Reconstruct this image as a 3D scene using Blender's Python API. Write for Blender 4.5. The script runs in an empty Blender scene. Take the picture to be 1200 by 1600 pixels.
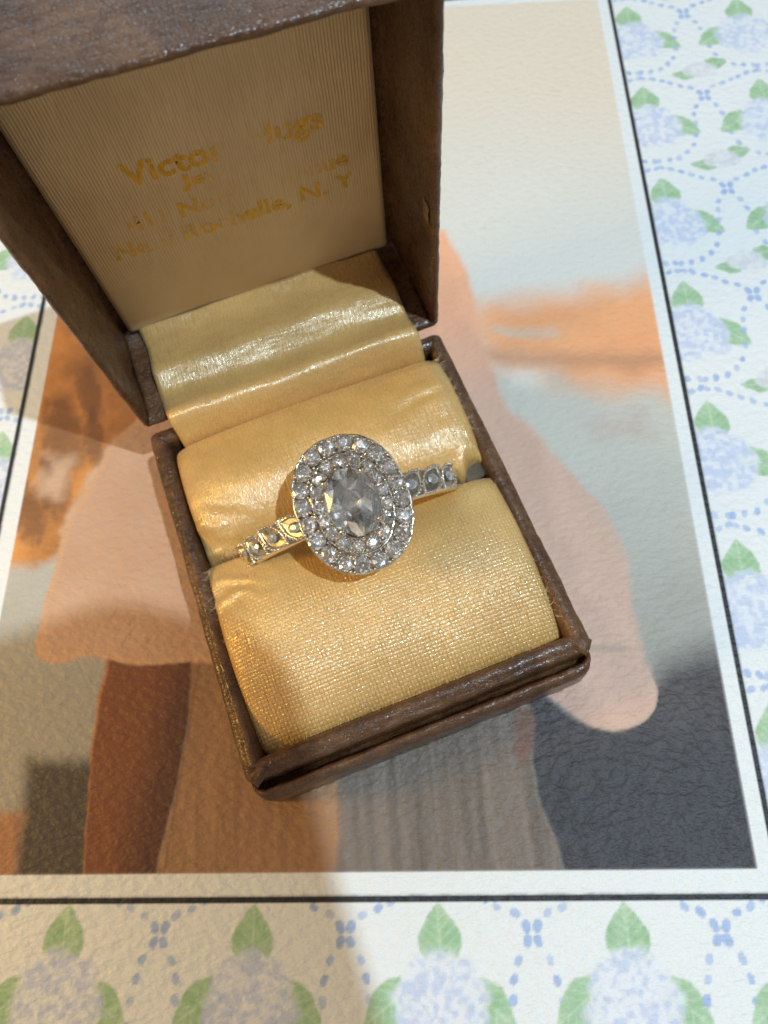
import bpy, bmesh, math, random
import numpy as np
from mathutils import Vector, Matrix, noise as mnoise

S = 0.00064            # one modelling unit in metres
random.seed(7)
rng = np.random.default_rng(7)
sc = bpy.context.scene
col = sc.collection
R_ = math.radians

# ------------------------------------------------------------------ camera
YAW = R_(19.878)                       # turn of the ring box on the mat
BOX = (-0.261, 9.601)                  # box origin (middle of its front edge)
cam_d = bpy.data.cameras.new('camera')
cam = bpy.data.objects.new('camera', cam_d); col.objects.link(cam)
cr = Vector((0.99787541, -0.01227564, -0.06398423))
cu = Vector((0.03545619, 0.92624165, 0.37525893))
cf = Vector((-0.05465831, 0.37673029, -0.92470901))
m = Matrix((cr, cu, -cf)).transposed().to_4x4()
m.translation = Vector((0, 0, 109.812 * S))
cam.matrix_world = m
cam_d.sensor_fit = 'VERTICAL'; cam_d.sensor_height = 36; cam_d.sensor_width = 27
cam_d.lens = 1145.08 / 1600 * 36
cam_d.clip_start = 0.002; cam_d.clip_end = 20
cam_d.dof.use_dof = True
cam_d.dof.focus_distance = 88 * S
cam_d.dof.aperture_fstop = (cam_d.lens * 0.001) / (0.85 * S)
sc.camera = cam

def b2w(x, y, z=0.0):                  # box frame -> world, in units
    c, s = math.cos(YAW), math.sin(YAW)
    return Vector((BOX[0] + x * c - y * s, BOX[1] + x * s + y * c, z))

# ------------------------------------------------------------------ world and lamps
world = bpy.data.worlds.new('World'); sc.world = world; world.use_nodes = True
bg = world.node_tree.nodes['Background']
bg.inputs[0].default_value = (1.0, 0.95, 0.87, 1); bg.inputs[1].default_value = 0.20

def area(name, loc, target, size, power, color, shape='DISK', size_y=None):
    d = bpy.data.lights.new(name, 'AREA'); d.shape = shape; d.size = size * S
    if size_y: d.size_y = size_y * S
    d.energy = power; d.color = color
    o = bpy.data.objects.new(name, d); col.objects.link(o)
    o.location = Vector(loc) * S
    o.rotation_euler = (Vector(target) - Vector(loc)).to_track_quat('-Z', 'Y').to_euler()
    return o
KEY = b2w(168, -129, 573)
area('cool_ceiling_lamp', KEY, b2w(0, 28, 10), 9, 1.24, (0.64, 0.84, 1.0))
area('cool_back_fill', b2w(60, 470, 360), b2w(0, 28, 10), 320, 0.26, (0.66, 0.86, 1.0))  # unseen broad fill added at the back, widened to show in the diamonds
area('warm_table_lamp', b2w(-205, 60, 125), b2w(-30, 20, 0), 50, 0.125, (1.0, 0.60, 0.14))
area('front_fill_light', b2w(-90, -560, 330), b2w(0, 40, 20), 420, 0.22, (1.0, 0.80, 0.55))  # unseen fill added behind the camera to brighten the lid liner
for ix in range(6):
    for iy in range(6):
        q = (210 * (ix - 2.5) + 20, 210 * (iy - 2.5) + 40)
        area('sparkle_light', b2w(*q, 640), b2w(*q, 0), 84, 0.0175, ((1.0, 0.92, 0.78), (0.88, 0.94, 1.0), (1.0, 0.96, 0.90))[(ix + 2 * iy) % 3])  # unseen lamp grid added overhead to put sparkle into the stones

sc.view_settings.view_transform = 'Standard'
sc.view_settings.look = 'None'
sc.view_settings.exposure = -0.05
sc.view_settings.gamma = 1.0
sc.view_settings.use_curve_mapping = False
sc.render.engine = 'CYCLES'
sc.cycles.use_denoising = True
sc.cycles.max_bounces = 14; sc.cycles.glossy_bounces = 10; sc.cycles.transmission_bounces = 12; sc.cycles.diffuse_bounces = 3
sc.cycles.caustics_reflective = True; sc.cycles.caustics_refractive = True
sc.cycles.sample_clamp_indirect = 6.0; sc.cycles.blur_glossy = 0.4

# ------------------------------------------------------------------ helpers
def mesh_obj(name, verts, faces, mat=None, parent=None, smooth=True, colors=None):
    me = bpy.data.meshes.new(name)
    v = np.asarray(verts, dtype=np.float64) * S
    me.from_pydata(v.tolist(), [], [tuple(int(i) for i in f) for f in faces])
    return finish(name, me, mat, parent, smooth, colors)

def finish(name, me, mat, parent, smooth, colors=None):
    me.update()
    if smooth: me.polygons.foreach_set('use_smooth', [True] * len(me.polygons))
    if colors is not None:
        a = me.color_attributes.new('Col', 'FLOAT_COLOR', 'POINT')
        c = np.ones((len(me.vertices), 4), np.float32); c[:, :3] = colors
        a.data.foreach_set('color', c.ravel())
    if mat: me.materials.append(mat)
    o = bpy.data.objects.new(name, me); col.objects.link(o)
    if parent: o.parent = parent
    return o

def grid_faces(nu, nv, wrap_u=False, wrap_v=False):
    f = []
    for i in range(nu if wrap_u else nu - 1):
        for j in range(nv if wrap_v else nv - 1):
            a = i * nv + j; b = ((i + 1) % nu) * nv + j
            c = ((i + 1) % nu) * nv + (j + 1) % nv; d = i * nv + (j + 1) % nv
            f.append((a, b, c, d))
    return f

def empty(name, loc, rot=(0, 0, 0)):
    o = bpy.data.objects.new(name, None); col.objects.link(o)
    o.location = Vector(loc) * S; o.rotation_euler = rot; o.empty_display_size = 5 * S
    return o

def tag(o, label=None, cat=None, group=None, kind=None):
    if label: o['label'] = label
    if cat: o['category'] = cat
    if group: o['group'] = group
    if kind: o['kind'] = kind
    return o

def fb(x, y, z, sc_=1.0, oct_=3):
    v = Vector((x * sc_, y * sc_, z * sc_)); t = 0; a = 1
    for _ in range(oct_):
        t += a * mnoise.noise(v); v = v * 2.03 + Vector((3.1, 7.7, 1.3)); a *= 0.5
    return t

# numpy value noise
_tab = rng.random((257, 257))
def vnoise(x, y):
    xi = np.floor(x).astype(int); yi = np.floor(y).astype(int)
    fx = x - xi; fy = y - yi
    fx = fx * fx * (3 - 2 * fx); fy = fy * fy * (3 - 2 * fy)
    xi %= 256; yi %= 256; x1 = (xi + 1) % 256; y1 = (yi + 1) % 256
    return ((_tab[xi, yi] * (1 - fx) + _tab[x1, yi] * fx) * (1 - fy)
            + (_tab[xi, y1] * (1 - fx) + _tab[x1, y1] * fx) * fy)
def vfbm(x, y, o=4):
    t = 0; a = 0.5; n = 0
    for k in range(o):
        t = t + a * vnoise(x * 2 ** k + 17.3 * k, y * 2 ** k + 5.1 * k); n += a; a *= 0.5
    return t / n
def sstep(e0, e1, x):
    t = np.clip((x - e0) / (e1 - e0), 0, 1); return t * t * (3 - 2 * t)

# ------------------------------------------------------------------ material helpers
class NT:
    def __init__(self, name):
        self.m = bpy.data.materials.new(name); self.m.use_nodes = True
        self.t = self.m.node_tree; self.n = self.t.nodes; self.l = self.t.links
        self.b = self.n['Principled BSDF']; self.out = self.n['Material Output']
        tc = self.n.new('ShaderNodeTexCoord'); mp = self.n.new('ShaderNodeMapping')
        mp.inputs['Scale'].default_value = (1 / S,) * 3
        self.l.new(tc.outputs['Object'], mp.inputs['Vector']); self.co = mp.outputs[0]
    def link(self, a, b): self.l.new(a, b)
    def mapped(self, scale=(1, 1, 1), rot=(0, 0, 0), src=None):
        mp = self.n.new('ShaderNodeMapping'); mp.inputs['Scale'].default_value = scale
        mp.inputs['Rotation'].default_value = rot
        self.link(src or self.co, mp.inputs[0]); return mp.outputs[0]
    def noise(self, scale, detail=4, rough=0.55, vec=None, dist=0.0):
        k = self.n.new('ShaderNodeTexNoise'); k.inputs['Scale'].default_value = scale
        k.inputs['Detail'].default_value = detail; k.inputs['Roughness'].default_value = rough
        k.inputs['Distortion'].default_value = dist
        self.link(vec or self.co, k.inputs['Vector']); return k.outputs['Fac']
    def voro(self, scale, vec=None, feature='F1'):
        k = self.n.new('ShaderNodeTexVoronoi'); k.feature = feature
        k.inputs['Scale'].default_value = scale
        self.link(vec or self.co, k.inputs['Vector']); return k.outputs['Distance']
    def math(self, op, a, b=None, clamp=False):
        k = self.n.new('ShaderNodeMath'); k.operation = op; k.use_clamp = clamp
        for i, v in enumerate((a, b)):
            if v is None: continue
            if isinstance(v, (int, float)): k.inputs[i].default_value = v
            else: self.link(v, k.inputs[i])
        return k.outputs[0]
    def ramp(self, fac, stops):
        k = self.n.new('ShaderNodeValToRGB'); e = k.color_ramp.elements
        while len(e) < len(stops): e.new(0.5)
        for i, (p, c) in enumerate(stops):
            e[i].position = p; e[i].color = (*c, 1) if len(c) == 3 else c
        self.link(fac, k.inputs[0]); return k.outputs[0]
    def mix(self, fac, a, b, mode='MIX'):
        k = self.n.new('ShaderNodeMix'); k.data_type = 'RGBA'; k.blend_type = mode
        for s, v in ((k.inputs[0], fac), (k.inputs[6], a), (k.inputs[7], b)):
            if isinstance(v, (int, float)): s.default_value = v
            elif isinstance(v, tuple): s.default_value = (*v, 1)
            else: self.link(v, s)
        return k.outputs[2]
    def range(self, v, a, b, c, d):
        k = self.n.new('ShaderNodeMapRange')
        k.inputs[1].default_value = a; k.inputs[2].default_value = b
        k.inputs[3].default_value = c; k.inputs[4].default_value = d
        self.link(v, k.inputs[0]); return k.outputs[0]
    def bump(self, h, dist, strength=1.0, prev=None):
        k = self.n.new('ShaderNodeBump'); k.inputs['Distance'].default_value = dist * S
        k.inputs['Strength'].default_value = strength
        self.link(h, k.inputs['Height'])
        if prev: self.link(prev, k.inputs['Normal'])
        return k.outputs[0]
    def sep(self, v):
        k = self.n.new('ShaderNodeSeparateXYZ'); self.link(v, k.inputs[0]); return k.outputs
    def set(self, **kw):
        for k, v in kw.items():
            s = self.b.inputs[k.replace('_', ' ')]
            if isinstance(v, (int, float)): s.default_value = v
            elif isinstance(v, tuple): s.default_value = (*v, 1) if s.type == 'RGBA' else v
            else: self.link(v, s)

def mat_leather():
    t = NT('brown_leather')
    big = t.noise(0.09, 5, 0.6, dist=0.6); fine = t.noise(0.9, 5, 0.65)
    c = t.ramp(t.math('ADD', t.math('MULTIPLY', big, 0.65), t.math('MULTIPLY', fine, 0.35)),
               [(0.33, (0.042, 0.017, 0.008)), (0.5, (0.100, 0.044, 0.018)), (0.68, (0.205, 0.100, 0.044))])
    wr = t.noise(0.55, 3, 0.6, t.mapped((0.35, 1.6, 0.5), (0, 0, 0.3)), 1.2)
    pore = t.voro(2.6, feature='DISTANCE_TO_EDGE')
    n1 = t.bump(wr, 0.34, 0.8); n2 = t.bump(t.range(pore, 0, 0.12, 0, 1), 0.045, 0.55, n1)
    n3 = t.bump(fine, 0.06, 0.6, n2)
    t.set(Base_Color=c, Roughness=t.range(fine, 0.3, 0.7, 0.20, 0.38), Normal=n3)
    t.b.inputs['Specular IOR Level'].default_value = 0.5
    return t.m

def mat_satin(name, weave, base=(0.71, 0.43, 0.145), streak=1.0):
    t = NT(name)
    x, y, z = t.sep(t.co)
    warp = t.noise(1.0, 3, 0.62, t.mapped((4.2, 0.42, 0.42)))
    slub = t.noise(1.0, 2, 0.5, t.mapped((0.5, 3.0, 0.5)))
    blot = t.noise(0.10, 4, 0.6)
    wob = t.math('MULTIPLY', t.noise(0.45, 2), 1.6)
    P = math.pi / 0.48
    px = t.math('ADD', t.math('MULTIPLY', x, P), wob); py = t.math('ADD', t.math('MULTIPLY', y, P * 0.95), wob)
    sx = t.math('ABSOLUTE', t.math('SINE', px)); sy = t.math('ABSOLUTE', t.math('SINE', py))
    gap = t.math('POWER', t.math('MULTIPLY', sx, sy), 0.5)          # 0 in the gaps between threads
    over = t.math('MULTIPLY', t.math('SINE', px), t.math('SINE', py))
    wv = t.math('ADD', gap, t.math('MULTIPLY', over, 0.35))
    if weave > 0.9:   # stronger toward the front edge where the nap has worn off
        wfac = t.range(y, 30, 9, 0.30, 1.0)
    else:
        wfac = t.math('MULTIPLY', t.range(y, 20, 60, 1.0, 0.8), weave)
    wvh = t.math('MULTIPLY', wv, wfac)
    c = t.ramp(blot, [(0.3, tuple(k * 0.86 for k in base)), (0.7, tuple(min(1, k * 1.10) for k in base))])
    c = t.mix(t.math('MULTIPLY', t.range(wv, 0.70, 0.1, 0, 0.60), wfac), c, (base[0] * 0.50, base[1] * 0.40, base[2] * 0.30))
    c = t.mix(t.range(warp, 0.45, 0.25, 0, 0.30), c, (base[0] * 0.7, base[1] * 0.62, base[2] * 0.5))
    n1 = t.bump(warp, 0.20, 0.85 * streak)
    n2 = t.bump(wvh, 0.075, 0.9, n1)
    n3 = t.bump(slub, 0.08, 0.5, n2)
    glint = t.noise(1.0, 2, 0.6, t.mapped((3.6, 0.9, 0.9)))
    t.set(Base_Color=c, Roughness=t.range(glint, 0.40, 0.64, 0.38, 0.14), Normal=n3)
    t.b.inputs['Specular IOR Level'].default_value = 1.0
    t.b.inputs['Specular Tint'].default_value = (1.0, 0.93, 0.78, 1)
    t.b.inputs['IOR'].default_value = 1.7
    t.b.inputs['Sheen Weight'].default_value = 0.2
    t.b.inputs['Sheen Roughness'].default_value = 0.4
    t.b.inputs['Sheen Tint'].default_value = (1, 0.85, 0.6, 1)
    return t.m

def mat_liner():
    t = NT('ribbed_liner_cloth')
    # the cloth's ribs run up the panel: object x is across them
    wav = t.noise(0.12, 3, 0.5)
    x, y, z = t.sep(t.co)
    xx = t.math('ADD', t.math('MULTIPLY', x, 2 * math.pi / 0.40), t.math('MULTIPLY', wav, 7.0))
    rib = t.math('SINE', xx)
    brk = t.noise(1.0, 3, 0.6, t.mapped((3.0, 0.35, 0.35)))
    h = t.math('ADD', t.math('MULTIPLY', rib, 0.5), t.math('MULTIPLY', brk, 1.6))
    fade = t.range(z, 24, 34, 0.15, 1.0)
    h = t.math('MULTIPLY', h, fade)
    blot = t.noise(0.07, 4, 0.6)
    c = t.ramp(blot, [(0.3, (0.70, 0.50, 0.265)), (0.7, (0.84, 0.62, 0.34))])
    c = t.mix(t.range(h, 1.0, 0.0, 0.0, 0.34), c, (0.38, 0.23, 0.09))
    t.set(Base_Color=c, Roughness=0.55, Normal=t.bump(h, 0.07, 0.8))
    t.b.inputs['Sheen Weight'].default_value = 0.3
    return t.m

def mat_gold_foil():
    t = NT('worn_gold_foil')
    at = t.n.new('ShaderNodeAttribute'); at.attribute_name = 'Col'
    nz = t.noise(1.0, 4, 0.7, t.mapped((3.6, 0.8, 0.8)))
    keep = t.math('GREATER_THAN', t.math('ADD', nz, t.math('MULTIPLY', at.outputs['Fac'], 0.395)), 0.72)
    t.set(Base_Color=t.ramp(nz, [(0.35, (0.46, 0.24, 0.025)), (0.65, (0.80, 0.50, 0.06))]),
          Metallic=0.35, Roughness=0.38, Alpha=keep)
    return t.m

def mat_metal(name, c, r):
    t = NT(name)
    nz = t.noise(1.5, 3)
    t.set(Base_Color=c, Metallic=1.0, Roughness=t.range(nz, 0.3, 0.7, r * 0.7, r * 1.4),
          Normal=t.bump(t.noise(2.5, 3), 0.03, 0.4))
    return t.m

def mat_diamond(name, tint=(1, 1, 1), ior=2.4, milk=0.0, gloss=0.22, rough=0.20):
    t = NT(name)
    t.n.remove(t.b)
    g = t.n.new('ShaderNodeBsdfGlass'); g.inputs['IOR'].default_value = ior
    g.inputs['Roughness'].default_value = 0.0; g.inputs['Color'].default_value = (*tint, 1)
    gl = t.n.new('ShaderNodeBsdfGlossy'); gl.inputs['Roughness'].default_value = rough
    gl.inputs['Color'].default_value = (0.97, 0.98, 1.0, 1)
    mx = t.n.new('ShaderNodeMixShader'); mx.inputs[0].default_value = gloss
    t.link(g.outputs[0], mx.inputs[1]); t.link(gl.outputs[0], mx.inputs[2])
    df = t.n.new('ShaderNodeBsdfDiffuse'); df.inputs['Color'].default_value = (0.86, 0.90, 0.94, 1)
    m2 = t.n.new('ShaderNodeMixShader'); m2.inputs[0].default_value = milk
    t.link(mx.outputs[0], m2.inputs[1]); t.link(df.outputs[0], m2.inputs[2])
    t.link(m2.outputs[0], t.out.inputs[0])
    return t.m

def mat_mirror(name, r=0.03):
    t = NT(name)
    t.set(Base_Color=(1.0, 1.0, 1.0), Metallic=1.0, Roughness=r)
    return t.m

def mat_mat():
    t = NT('embossed_printed_mat')
    at = t.n.new('ShaderNodeAttribute'); at.attribute_name = 'Col'
    d1 = t.noise(1.0, 2.5, 0.5, t.mapped((0.62, 1.0, 0.8), (0, 0, R_(-24))), 0.0)
    d2 = t.noise(1.1, 4, 0.6)
    fib = t.noise(6.0, 3, 0.6)
    c = t.mix(t.range(fib, 0.3, 0.7, 0.12, 0.0), at.outputs['Color'], (0.0, 0.0, 0.0))
    n1 = t.bump(d1, 0.50, 0.8); n2 = t.bump(d2, 0.06, 0.4, n1); n3 = t.bump(fib, 0.03, 0.5, n2)
    t.set(Base_Color=c, Roughness=0.52, Normal=n3)
    t.b.inputs['Specular IOR Level'].default_value = 0.35
    return t.m

def mat_plain(name, c, r=0.7, bumpd=0.0, bs=1.0):
    t = NT(name)
    nz = t.noise(bs, 4)
    t.set(Base_Color=t.ramp(nz, [(0.3, tuple(k * 0.75 for k in c)), (0.7, tuple(min(1, k * 1.2) for k in c))]), Roughness=r)
    if bumpd: t.set(Normal=t.bump(nz, bumpd, 0.8))
    return t.m

LEATHER = mat_leather()
SATIN_F = mat_satin('woven_satin', 1.0)
SATIN_B = mat_satin('smooth_satin', 0.16, (0.68, 0.405, 0.130), 1.1)
SATIN_H = mat_satin('hinge_satin', 0.05, (0.62, 0.38, 0.135), 0.9)
LINER = mat_liner()
FOIL = mat_gold_foil()
SILVER = mat_metal('white_gold', (0.78, 0.73, 0.64), 0.16)
BRIGHT = mat_metal('bright_white_gold', (0.86, 0.82, 0.74), 0.10)
PAVILION = mat_mirror('pavilion_facets')
PAVILION_C = mat_mirror('centre_pavilion_facets', 0.10)
SIDE_D = mat_diamond('side_diamond', (1, 1, 1), 2.4, 0.12, 0.5, 0.22)
DARKMETAL = mat_metal('recess_shade_gold', (0.46, 0.43, 0.38), 0.30)  # darker metal tone stands in for shade inside the hollow settings
DIAMOND = mat_diamond('diamond')
CENTRE = mat_diamond('centre_diamond', (0.97, 0.99, 1.0), 1.62, 0.0, 0.26, 0.10)
CARD = mat_plain('grey_card', (0.15, 0.125, 0.09), 0.85, 0.15, 0.8)
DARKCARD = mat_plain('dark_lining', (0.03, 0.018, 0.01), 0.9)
THREAD = mat_plain('loose_thread', (0.66, 0.53, 0.32), 0.7)
SHADE_SLAB = mat_plain('pale_slab_shell', (0.52, 0.52, 0.53), 0.35)  # shell of the added shading slab, pale to brighten reflections in the stones
MATM = mat_mat()
WOOD = mat_plain('dark_table', (0.16, 0.10, 0.06), 0.5, 0.2, 0.05)

# ------------------------------------------------------------------ the setting
tv = [(-1500, -1500, -1.2), (1500, -1500, -1.2), (1500, 1500, -1.2), (-1500, 1500, -1.2)]
tag(mesh_obj('tabletop', tv, [(0, 1, 2, 3)], WOOD, smooth=False), kind='structure')

# ------------------------------------------------------------------ the printed mat: one embossed sheet
STEP = 0.26
gx = np.arange(-100, 100.01, STEP); gy = np.arange(-50, 200.01, STEP)
X, Y = np.meshgrid(gx, gy, indexing='ij')
PX0, PX1, PY0, PY1 = -67.6, 42.0, -7.7, 164.8      # the picture's edges

def chaikin(P, it=2):
    P = np.array(P, float)
    for _ in range(it):
        Q = np.roll(P, -1, 0); P = np.stack([.75 * P + .25 * Q, .25 * P + .75 * Q], 1).reshape(-1, 2)
    return P
def upsample(A, n0, n1, k):
    i0 = np.minimum(np.arange(n0) / k, A.shape[0] - 1.001); i1 = np.minimum(np.arange(n1) / k, A.shape[1] - 1.001)
    a0 = i0.astype(int); a1 = i1.astype(int); f0 = (i0 - a0)[:, None]; f1 = (i1 - a1)[None]
    T = A[a0] * (1 - f0) + A[a0 + 1] * f0
    return T[:, a1] * (1 - f1) + T[:, a1 + 1] * f1
def poly_sdf(poly, X, Y, k=3):
    n0, n1 = X.shape; X = X[::k, ::k]; Y = Y[::k, ::k]
    P = chaikin(poly) if len(poly) > 4 else np.array(poly, float); n = len(P)
    d = np.full(X.shape, 1e9); inside = np.zeros(X.shape, bool)
    for i in range(n):
        a, b = P[i], P[(i + 1) % n]
        e = b - a; wx = X - a[0]; wy = Y - a[1]
        tt = np.clip((wx * e[0] + wy * e[1]) / (e @ e + 1e-12), 0, 1)
        d = np.minimum(d, (wx - e[0] * tt) ** 2 + (wy - e[1] * tt) ** 2)
        inside ^= ((a[1] > Y) != (b[1] > Y)) & (X < (b[0] - a[0]) * (Y - a[1]) / (b[1] - a[1] + 1e-12) + a[0])
    d = np.sqrt(d); return upsample(np.where(inside, -d, d), n0, n1, k)

def paint(C, m, c):
    m = m[..., None]; C *= 1 - m; C += m * (c if isinstance(c, np.ndarray) and c.ndim == 3 else np.array(c))

C = np.empty(X.shape + (3,)); C[:] = (0.80, 0.805, 0.79)
wx = X + 1.0 * (vfbm(X * 0.25, Y * 0.25) - 0.5); wy = Y + 1.0 * (vfbm(X * 0.25 + 40, Y * 0.25) - 0.5)
# --- picture
pic = np.empty_like(C)
n1 = vfbm(X * 0.05, Y * 0.05); n2 = vfbm(X * 0.16 + 9, Y * 0.16); n3 = vfbm(X * 0.9, Y * 0.5 + 30)
def lerp(a, b, t): return np.array(a) * (1 - t[..., None]) + np.array(b) * t[..., None]
pic[:] = lerp((0.74, 0.71, 0.64), (0.79, 0.67, 0.53), sstep(105, 160, Y + 18 * n1 + 0.12 * X))
sea = lerp((0.37, 0.335, 0.28), (0.57, 0.545, 0.475), sstep(18, 62, Y + 10 * n2))
paint(pic, sstep(74, 66, wy + 10 * (n2 - .5)), sea)
def blob(poly, c, soft, warp=1.0, var=0.10, nz=None):
    sx = X + warp * 3 * (n2 - .5) + warp * 1.2 * (n3 - .5); sy = Y + warp * 3 * (vfbm(X * .16 + 70, Y * .16) - .5)
    sd = poly_sdf(poly, sx, sy)
    cc = np.array(c) * (1 + var * 2 * ((n2 if nz is None else nz)[..., None] - .5))
    paint(pic, sstep(soft, -soft, sd), cc)
blob([(9.8, 85.6), (17.2, 85.4), (25.4, 86.7), (28.7, 85.5), (32.9, 87.0), (39.1, 86.6), (45.5, 91.2), (52.6, 92.9), (48.1, 61.0), (41.4, 65.1), (37.4, 66.5), (32.9, 64.9), (24.5, 67.2), (21.7, 71.2), (15.1, 71.6), (10.7, 73.2)], (0.90, 0.41, 0.19), 4.6, 1.2, .12)
blob([(10, 74.5), (20, 73.6), (28, 73.2), (45, 72.5), (45, 69.5), (30, 70.3), (22, 71.5), (10, 72.5)], (0.58, 0.29, 0.16), 2.4, 1.0)
blob([(14, 80), (24, 79), (25, 77), (14, 77.5)], (0.70, 0.50, 0.36), 1.5, 1.5)
blob([(28, 60), (36, 61), (38, 57), (30, 55)], (0.55, 0.47, 0.40), 2.5, 2)
# left background
blob([(-67.5, 100), (-40, 100), (-40, 66), (-46.8, 65.7), (-53.8, 59.5), (-55.2, 54.0), (-59.5, 44.5), (-60.2, 37.8), (-72, 36.3), (-72, 66.8)], (0.60, 0.255, 0.075), 1.8, 1.6, .55)
for q in ((-63, 62, 4.5, 9), (-59, 70, 2.6, 7), (-66, 47, 3.5, 6), (-62.5, 52, 3, 7), (-57, 61, 2, 6)):
    r = ((X - q[0] + .25 * (Y - q[1])) / q[2]) ** 2 + ((Y - q[1]) / q[3]) ** 2
    paint(pic, 0.75 * sstep(1.3, 0.2, r + 1.1 * (n3 - .5)), (0.19, 0.085, 0.04))
blob([(-66, 58), (-61, 57), (-61, 50), (-66, 51)], (0.62, 0.40, 0.26), 2, 2)
# stole and skirt
stole = [(5.3, 103.8), (6.9, 99.1), (9.6, 92.8), (10.8, 84.1), (12.0, 75.8), (13.9, 62.7), (19.4, 58.5), (23.8, 50.3), (29.1, 43.4), (31.4, 34.8), (30.5, 27.7), (31.1, 21.9), (32.5, 16.3), (32.3, 13.1), (29.4, 10.3), (23.1, 10.0), (19.8, 12.8), (14.7, 16.5), (2.5, 14.2), (-10.6, 34.1), (-10.7, 97.2)]
fold = 0.5 + 0.5 * np.sin(X * 0.8 + 0.25 * Y + 6 * n2)
stc = lerp((0.64, 0.415, 0.315), (0.86, 0.43, 0.25), sstep(58, 88, Y + 6 * (n2 - .5)))
sd = poly_sdf(stole, wx, wy)
paint(pic, sstep(0.9, -0.9, sd + 0.6 * (n3 - .5)), stc * (0.93 + 0.14 * n2[..., None] + 0.06 * fold[..., None]))
for (a0, b0, a1, b1, wd, cc) in ((30.8, 35, 24, 50, 1.2, (0.60, 0.43, 0.33)), (12.5, 88, 16, 62, 0.9, (0.60, 0.33, 0.22)), (19, 22, 29, 21.5, 1.0, (0.44, 0.33, 0.26)), (31.5, 16, 30.5, 27, .8, (0.60, 0.42, 0.32))):
    paint(pic, 0.7 * sstep(wd, 0, np.abs(poly_sdf([(a0, b0), (a1, b1), (a1 + .05, b1)], wx, wy))) * sstep(.3, -.3, sd), cc)
slate = [(14.3, 17.6), (17.3, 14.3), (23.1, 10.0), (29.4, 10.3), (32.2, 17.2), (36.3, 19.9), (44.0, 22.0), (56, 22.3), (70, 20), (70, -30), (22, -30), (17.0, -9.3), (15.7, -3.0), (14.1, 1.9), (13.7, 6.9)]
s2 = poly_sdf(slate, wx, wy)
softn = 0.7 + 3.4 * sstep(12, 21, Y) * sstep(30, 34, X)
slc = lerp((0.042, 0.040, 0.045), (0.085, 0.070, 0.068), sstep(0, 24, Y + 8 * (n2 - .5)))
paint(pic, sstep(softn, -softn, s2) * sstep(0.15, -0.1, -sd + 0.0 * X), slc * (0.7 + 0.6 * n3[..., None]))
gown = [(-26, 12.0), (13.6, 14.9), (14.6, 10.4), (13.7, 6.9), (14.1, 1.9), (15.7, -3.0), (17.1, -9.3), (22, -30), (-26, -30)]
streak = vfbm(X * 0.9 + 0.06 * Y, Y * 0.05 + 60)
paint(pic, sstep(0.3, -0.3, poly_sdf(gown, wx, wy)), np.array((0.185, 0.145, 0.115)) * (0.55 + 0.85 * streak[..., None]))
paint(pic, 0.8 * sstep(0.5, -0.5, poly_sdf([(11.7, 13.6), (15.0, 13.9), (14.6, 7.8), (12.1, 5.2), (11.4, 9.6)], wx, wy)), (0.20, 0.105, 0.075))
tan = [(-37.5, 24), (-18, 24), (-14.2, 1.4), (-15.8, -9.0), (-17, -30), (-43, -30), (-39.2, -8.9), (-37.8, -2.5), (-36.3, 6.0), (-35.8, 13.1)]
paint(pic, sstep(0.6, -0.6, poly_sdf(tan, wx, wy) - 1.6 * sstep(-17, -15, X)), np.array((0.36, 0.195, 0.10)) * (0.72 + 0.5 * streak[..., None]))
skirt = [(-53.8, 59.5), (-55.2, 54.0), (-59.5, 44.5), (-60.4, 33.3), (-61.2, 24.2), (-59.9, 22.2), (-56.5, 21.5), (-52.8, 22.7), (-49.5, 21.8), (-45.0, 20.9), (-36.4, 21.3), (-24.2, 20.4), (-20, 57.2), (-30, 80), (-42, 72)]
k = poly_sdf(skirt, wx, wy)
skc = lerp((0.54, 0.31, 0.19), (0.60, 0.37, 0.24), n2)
paint(pic, sstep(0.5, -0.5, k), skc)
paint(pic, 0.6 * sstep(0.9, 0.1, np.abs(k + 0.4)) , (0.66, 0.36, 0.19))
leg = [(-49.4, 21.6), (-49, 34), (-36.5, 34), (-36.1, 21.3), (-35.8, 13.1), (-36.3, 6.0), (-37.8, -2.5), (-38.8, -8.5), (-42, -30), (-46, -30), (-48.6, -8.4), (-49.7, 1.9), (-49.9, 11.6)]
kl = poly_sdf(leg, wx, wy)
lm = sstep(-.25, .25, k)
paint(pic, lm * sstep(0.3, -0.3, kl), lerp((0.22, 0.075, 0.032), (0.11, 0.044, 0.026), sstep(-46, -38, X + 3 * (n2 - .5) - 0.15 * Y)))
paint(pic, lm * 0.8 * sstep(0.45, 0.0, np.abs(kl)) * sstep(-46, -47.5, X), (0.52, 0.21, 0.08))
paint(pic, sstep(1.7, -1.7, poly_sdf([(-59.4, 7.6), (-46.0, 7.0), (-46, -30), (-58.2, -30)], wx, wy)) * sstep(-.3, .2, kl), (0.082, 0.062, 0.050))
paint(pic, 0.9 * sstep(1.2, -1.2, poly_sdf([(-80, 1.2), (-58.6, 0.2), (-58, -30), (-80, -30)], wx, wy)), (0.40, 0.17, 0.075))
paint(pic, 0.6 * sstep(0.35, 0.0, np.abs(X + 36.2 - 0.09 * (Y - 6))) * sstep(21, 20, Y), (0.22, 0.11, 0.06))
inp = (sstep(PX0 - .12, PX0 + .12, X) * sstep(PX1 + .12, PX1 - .12, X) * sstep(PY0 - .12, PY0 + .12, Y) * sstep(PY1 + .12, PY1 - .12, Y + 0.035 * (X - 42)))
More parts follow.
